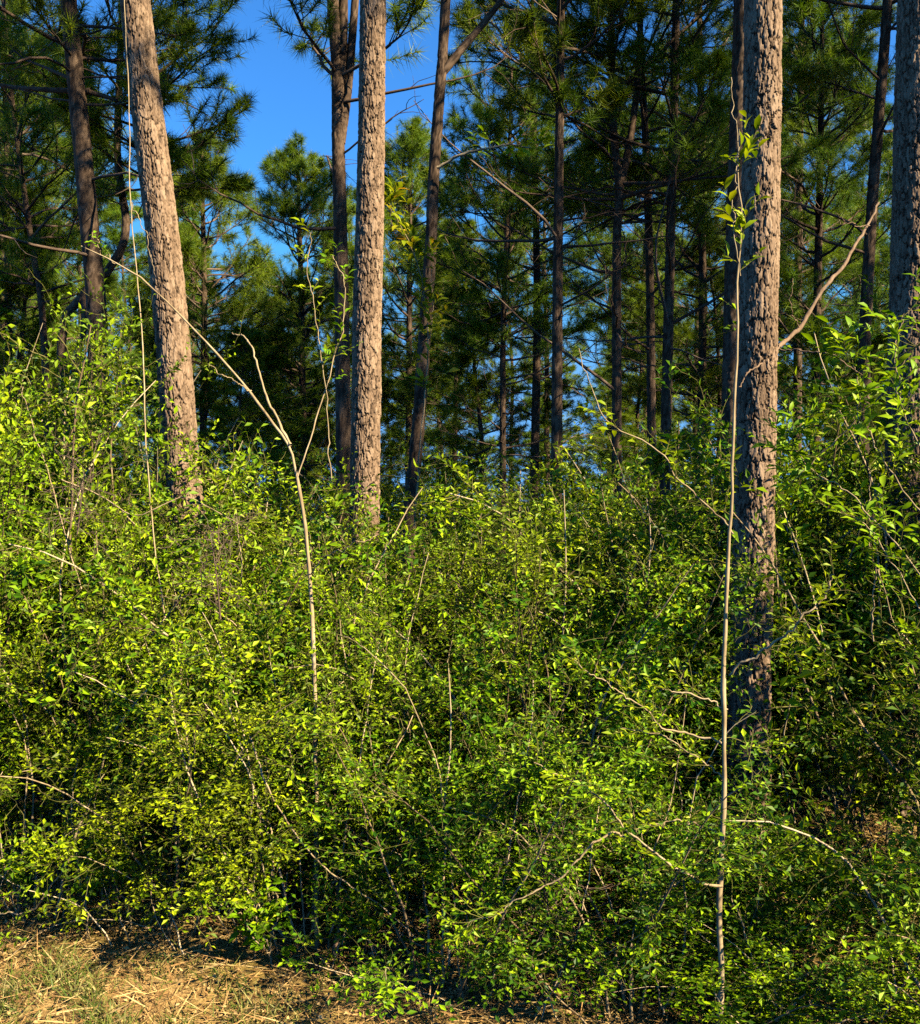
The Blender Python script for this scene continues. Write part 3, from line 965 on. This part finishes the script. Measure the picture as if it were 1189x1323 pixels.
plant('broadleaf_shrub', 'shrub with larger pale green leaves arching in beside broad dark trunk', 'shrub', [
    ([(1260, 1300, 3.0), (1258, 900, 3.1), (1250, 600, 3.2), (1222, 440, 3.25), (1200, 380, 3.3)], 9, 4, dict(n=14, t0=.5, **A)),
    ([(1235, 470, 3.2), (1189, 446, 3.2), (1150, 500, 3.25), (1110, 545, 3.3), (1060, 590, 3.35), (1015, 628, 3.4)], 4.5, 2, dict(n=26, **A)),
    ([(1258, 760, 3.1), (1180, 640, 3.2), (1125, 560, 3.2), (1112, 500, 3.2), (1090, 455, 3.2)], 4, 1.5, dict(n=20, **A)),
    ([(1256, 700, 3.1), (1200, 590, 3.1), (1165, 500, 3.1), (1160, 430, 3.1), (1168, 405, 3.1)], 4, 1.5, dict(n=16, **A)),
    ([(1258, 860, 3.1), (1170, 720, 3.2), (1100, 640, 3.3), (1040, 600, 3.4), (1010, 560, 3.4)], 4, 1.5, dict(n=24, **A)),
    ([(1258, 900, 3.1), (1190, 800, 3.2), (1130, 690, 3.3), (1060, 650, 3.4)], 4, 1.5, dict(n=20, **A)),
], seed=307)
plant('leafy_sprout', 'small bright sprout with rounded leaves at the thicket foot', 'plant', [
    ([(350, 1262, 3.5), (348, 1225, 3.5), (338, 1185, 3.5), (336, 1160, 3.5)], 4, 2, dict(n=12, ln=.045, twig=.07, wr=.6)),
    ([(350, 1240, 3.5), (325, 1205, 3.45), (308, 1180, 3.45)], 2.5, 1.5, dict(n=7, ln=.045, twig=.06, wr=.6)),
    ([(349, 1230, 3.5), (362, 1190, 3.5), (372, 1165, 3.5)], 2.5, 1.5, dict(n=6, ln=.04, twig=.06, wr=.6)),
], seed=308, leafkind='bright')
plant('upright_stem', 'brown upright woody stem rising from bare ground near the sprout', 'stem', [
    ([(438, 1255, 3.6), (437, 1190, 3.65), (432, 1100, 3.8), (428, 1000, 3.95), (430, 900, 4.0)], 10, 5),
], seed=309, stem_mat=M_BARK)
plant('fallen_stick', 'pale crooked fallen stick lying at the foot of leafy shrubs', 'stick', [
    ([(985, 1330, 3.0), (1015, 1308, 2.95), (1045, 1290, 2.95), (1068, 1275, 2.95), (1088, 1268, 3.0), (1102, 1258, 3.0)], 6, 3),
    ([(1068, 1275, 2.95), (1090, 1280, 2.95), (1110, 1279, 2.95)], 3, 1.5),
], seed=310)
CG = 'bare canes arching before the thicket'
canes = [
    ('long bare cane slanting down across the dark thicket foot', [(325, 950, 3.5), (345, 1010, 3.45), (385, 1080, 3.4), (425, 1130, 3.4), (480, 1168, 3.4), (540, 1215, 3.4)], 4.5, 2),
    ('pale bare cane curving low to the ground beside upright canes', [(0, 1180, 3.7), (35, 1175, 3.7), (70, 1130, 3.7), (95, 1080, 3.72), (110, 1050, 3.75)], 4, 2.5),
    ('reddish tan cane rising through olive leaves in the thicket', [(215, 1225, 3.75), (235, 1140, 3.72), (247, 1060, 3.7), (240, 960, 3.72), (232, 900, 3.75), (236, 860, 3.8)], 5, 2.5),
    ('upright pale cane in the clump on bare ground, thickest of it', [(115, 1235, 3.72), (108, 1170, 3.72), (95, 1100, 3.75), (88, 1040, 3.8), (100, 980, 3.8)], 5, 2.5),
    ('upright pale cane in the clump on bare ground, leaning outward', [(113, 1235, 3.7), (112, 1160, 3.7), (118, 1080, 3.72), (135, 1000, 3.75)], 4, 2),
    ('slanting pale cane crossing behind the clump on bare ground', [(175, 1235, 3.75), (150, 1150, 3.78), (128, 1090, 3.8), (112, 1060, 3.8)], 4, 2),
    ('thin vertical cane near the small bright sprout', [(355, 1200, 3.62), (350, 1130, 3.62), (347, 1060, 3.65), (345, 980, 3.7)], 4, 2.5),
    ('thin leaning cane behind the small bright sprout', [(338, 1240, 3.62), (325, 1180, 3.66), (312, 1120, 3.7), (300, 1050, 3.7)], 3.5, 2),
    ('bare cane rising out of the middle shrubs towards open air', [(600, 1290, 3.3), (580, 1130, 3.35), (565, 1000, 3.4), (525, 900, 3.45), (480, 850, 3.5), (440, 820, 3.6)], 3.5, 1.8),
    ('dark thin cane under the low sapling branches', [(858, 1310, 3.1), (850, 1240, 3.1), (838, 1180, 3.1), (830, 1150, 3.1)], 4, 2.5),
    ('thin cane leaning from beside the pale sapling foot', [(1010, 1330, 3.1), (985, 1270, 3.1), (965, 1210, 3.1), (945, 1160, 3.1)], 4, 2.5),
    ('thin bare cane standing above shrubs beside the young pine', [(430, 620, 4.4), (420, 540, 4.4), (408, 430, 4.4), (396, 350, 4.4), (402, 300, 4.4)], 2.5, 1.5),
    ('pale cane bowing over the olive shrubs by leaning pine', [(80, 620, 4.2), (130, 640, 4.2), (180, 665, 4.1), (240, 640, 4.1), (290, 665, 4.1), (330, 690, 4.1)], 3, 1.6),
    ('straight thin cane standing before the tallest bushes', [(105, 760, 4.3), (75, 640, 4.3), (50, 560, 4.4), (30, 500, 4.4)], 3, 1.6),
    ('wavy cane rising before dense dark pine and broad trunk', [(1130, 830, 3.4), (1128, 740, 3.4), (1122, 680, 3.4), (1125, 620, 3.4)], 3.5, 2),
]
for i, (lab, pts, w0, w1) in enumerate(canes):
    ex = [dict(ln=.028, n=16, twig=.10, big=False, t0=.2)]
    if i == 11:
        ex = [dict(ln=.045, n=9, twig=.10, t0=.3)]
    plant('bare_cane', lab, 'cane', [(pts, w0, w1, *ex)], seed=400 + i, leafkind='broad' if i > 10 else 'bright', group=CG)

for i, (lab, pts) in enumerate([
        ('tangle of dry brown twigs caught above olive shrubs', [(100, 690, 4.0), (104, 655, 4.0), (108, 620, 4.0)]),
        ('dry leafless twig bundle standing before the leaning pine foot', [(285, 800, 3.9), (280, 745, 3.9), (272, 690, 3.95)]),
        ('dead twiggy tangle beneath the sapling branches', [(700, 1250, 3.2), (708, 1180, 3.2), (700, 1110, 3.2)])]):
    rng = np.random.default_rng(700 + i)
    c = px_path(pts, 12)
    b = c[0].copy()
    root = thing('dead_twigs', lab, 'dead twigs', b)
    mb = MB()
    tubes(mb, (c - b)[None], np.linspace(.004, .002, 12)[None], 5, .5)
    p, tn = sample((c - b)[None], rng.uniform(.05, 1, (1, 26)))
    T1 = grow(p[0], around(tn[0], rng.uniform(.4, 1.5, 26), rng), rng.uniform(.12, .34, 26), 9, .3, -.03, rng)
    tubes(mb, T1, .0016 * np.linspace(1, .5, 9)[None] * np.ones((26, 1)), 3, .6)
    q, qn = sample(T1, rng.uniform(.2, 1, (26, 4)))
    T2 = grow(q.reshape(-1, 3), around(qn.reshape(-1, 3), np.full(104, .9), rng), rng.uniform(.04, .13, 104), 6, .3, -.02, rng)
    tubes(mb, T2, .001 * np.ones((104, 6)), 3, .7)
    mb.build('stem', M_LIMB, root)

# ------------------------------------------------------------------ leaf litter and grass
rng = np.random.default_rng(55)
lit = MB()
n = 70000
x = rng.uniform(-3.2, 3.0, n)
y = rng.uniform(2.6, 6.0, n)
z = ground_z(x, y) + rng.uniform(.002, .022, n)
az = rng.uniform(0, 6.28, n)
dv = np.stack([np.cos(az), np.sin(az), rng.normal(0, .25, n)], 1)
nm = ZV + rng.normal(0, .5, (n, 3))
big = rng.random(n) < .4
leaves(lit, np.stack([x, y, z], 1)[big], dv[big], nm[big], rng.uniform(.010, .028, big.sum()), .5, rng.random(big.sum()), fold=.5, droop=-.15)
leaves(lit, np.stack([x, y, z], 1)[~big], dv[~big], nm[~big], rng.uniform(.06, .16, (~big).sum()), .03, rng.random((~big).sum()), fold=.1, droop=.0)
M_LIT = leaf_mat('dry_litter', [(0, (.08, .04, .016)), (.4, (.30, .17, .065)), (.75, (.44, .29, .12)), (1, (.52, .38, .18))], trans=.1, rough=.8, spec=.15, hue=0)
tag(lit.build('leaf_litter', M_LIT), 'dry brown leaves and pine straw scattered over the forest floor', 'litter', kind='stuff')

gr = MB()
n = 42000
x = rng.uniform(-2.6, .6, n)
y = rng.uniform(2.7, 3.75, n)
pxx = PX0 + x / y * FOC
pyy = PY0 + CAM_Z / y * FOC
cl = np.sin(x * 9 + 1) * np.sin(y * 11 + x * 3) + .5 * np.sin(x * 23 + y * 17)
keep = (rng.random(n) < np.clip((pyy - 1235) / 70, .06, 1) * np.clip(1.1 - pxx / 420, .04, 1) * np.clip(.6 + cl, .1, 1.3))
x, y = x[keep], y[keep]
n = len(x)
az = rng.uniform(0, 6.28, n)
tl = rng.uniform(.2, 1.2, n)
dv = np.stack([np.cos(az) * np.sin(tl), np.sin(az) * np.sin(tl), np.cos(tl)], 1)
Bl = grow(np.stack([x, y, ground_z(x, y)], 1), dv, rng.uniform(.025, .085, n), 4, .12, -.15, rng)
wd = rng.uniform(.0012, .0024, n)[:, None] * np.array([[1, .9, .6, .1]])
sdv = unit(np.cross(Bl[:, -1] - Bl[:, 0], rng.normal(size=(n, 3))))[:, None, :]
V = np.stack([Bl - sdv * wd[..., None], Bl + sdv * wd[..., None]], 2).reshape(-1, 3)
o = (np.arange(n)[:, None] * 8 + np.arange(3)[None] * 2).ravel()
gr.add(V, np.stack([o, o + 1, o + 3, o + 2], -1), np.repeat(rng.random(n), 8), 0, False)
M_GRASS = leaf_mat('short_grass', [(0, (.05, .10, .012)), (.5, (.14, .17, .03)), (1, (.34, .30, .12))], trans=.3, hue=0)
tag(gr.build('grass', M_GRASS), 'short yellow green grass on the bare ground before the thicket', 'grass', kind='stuff')
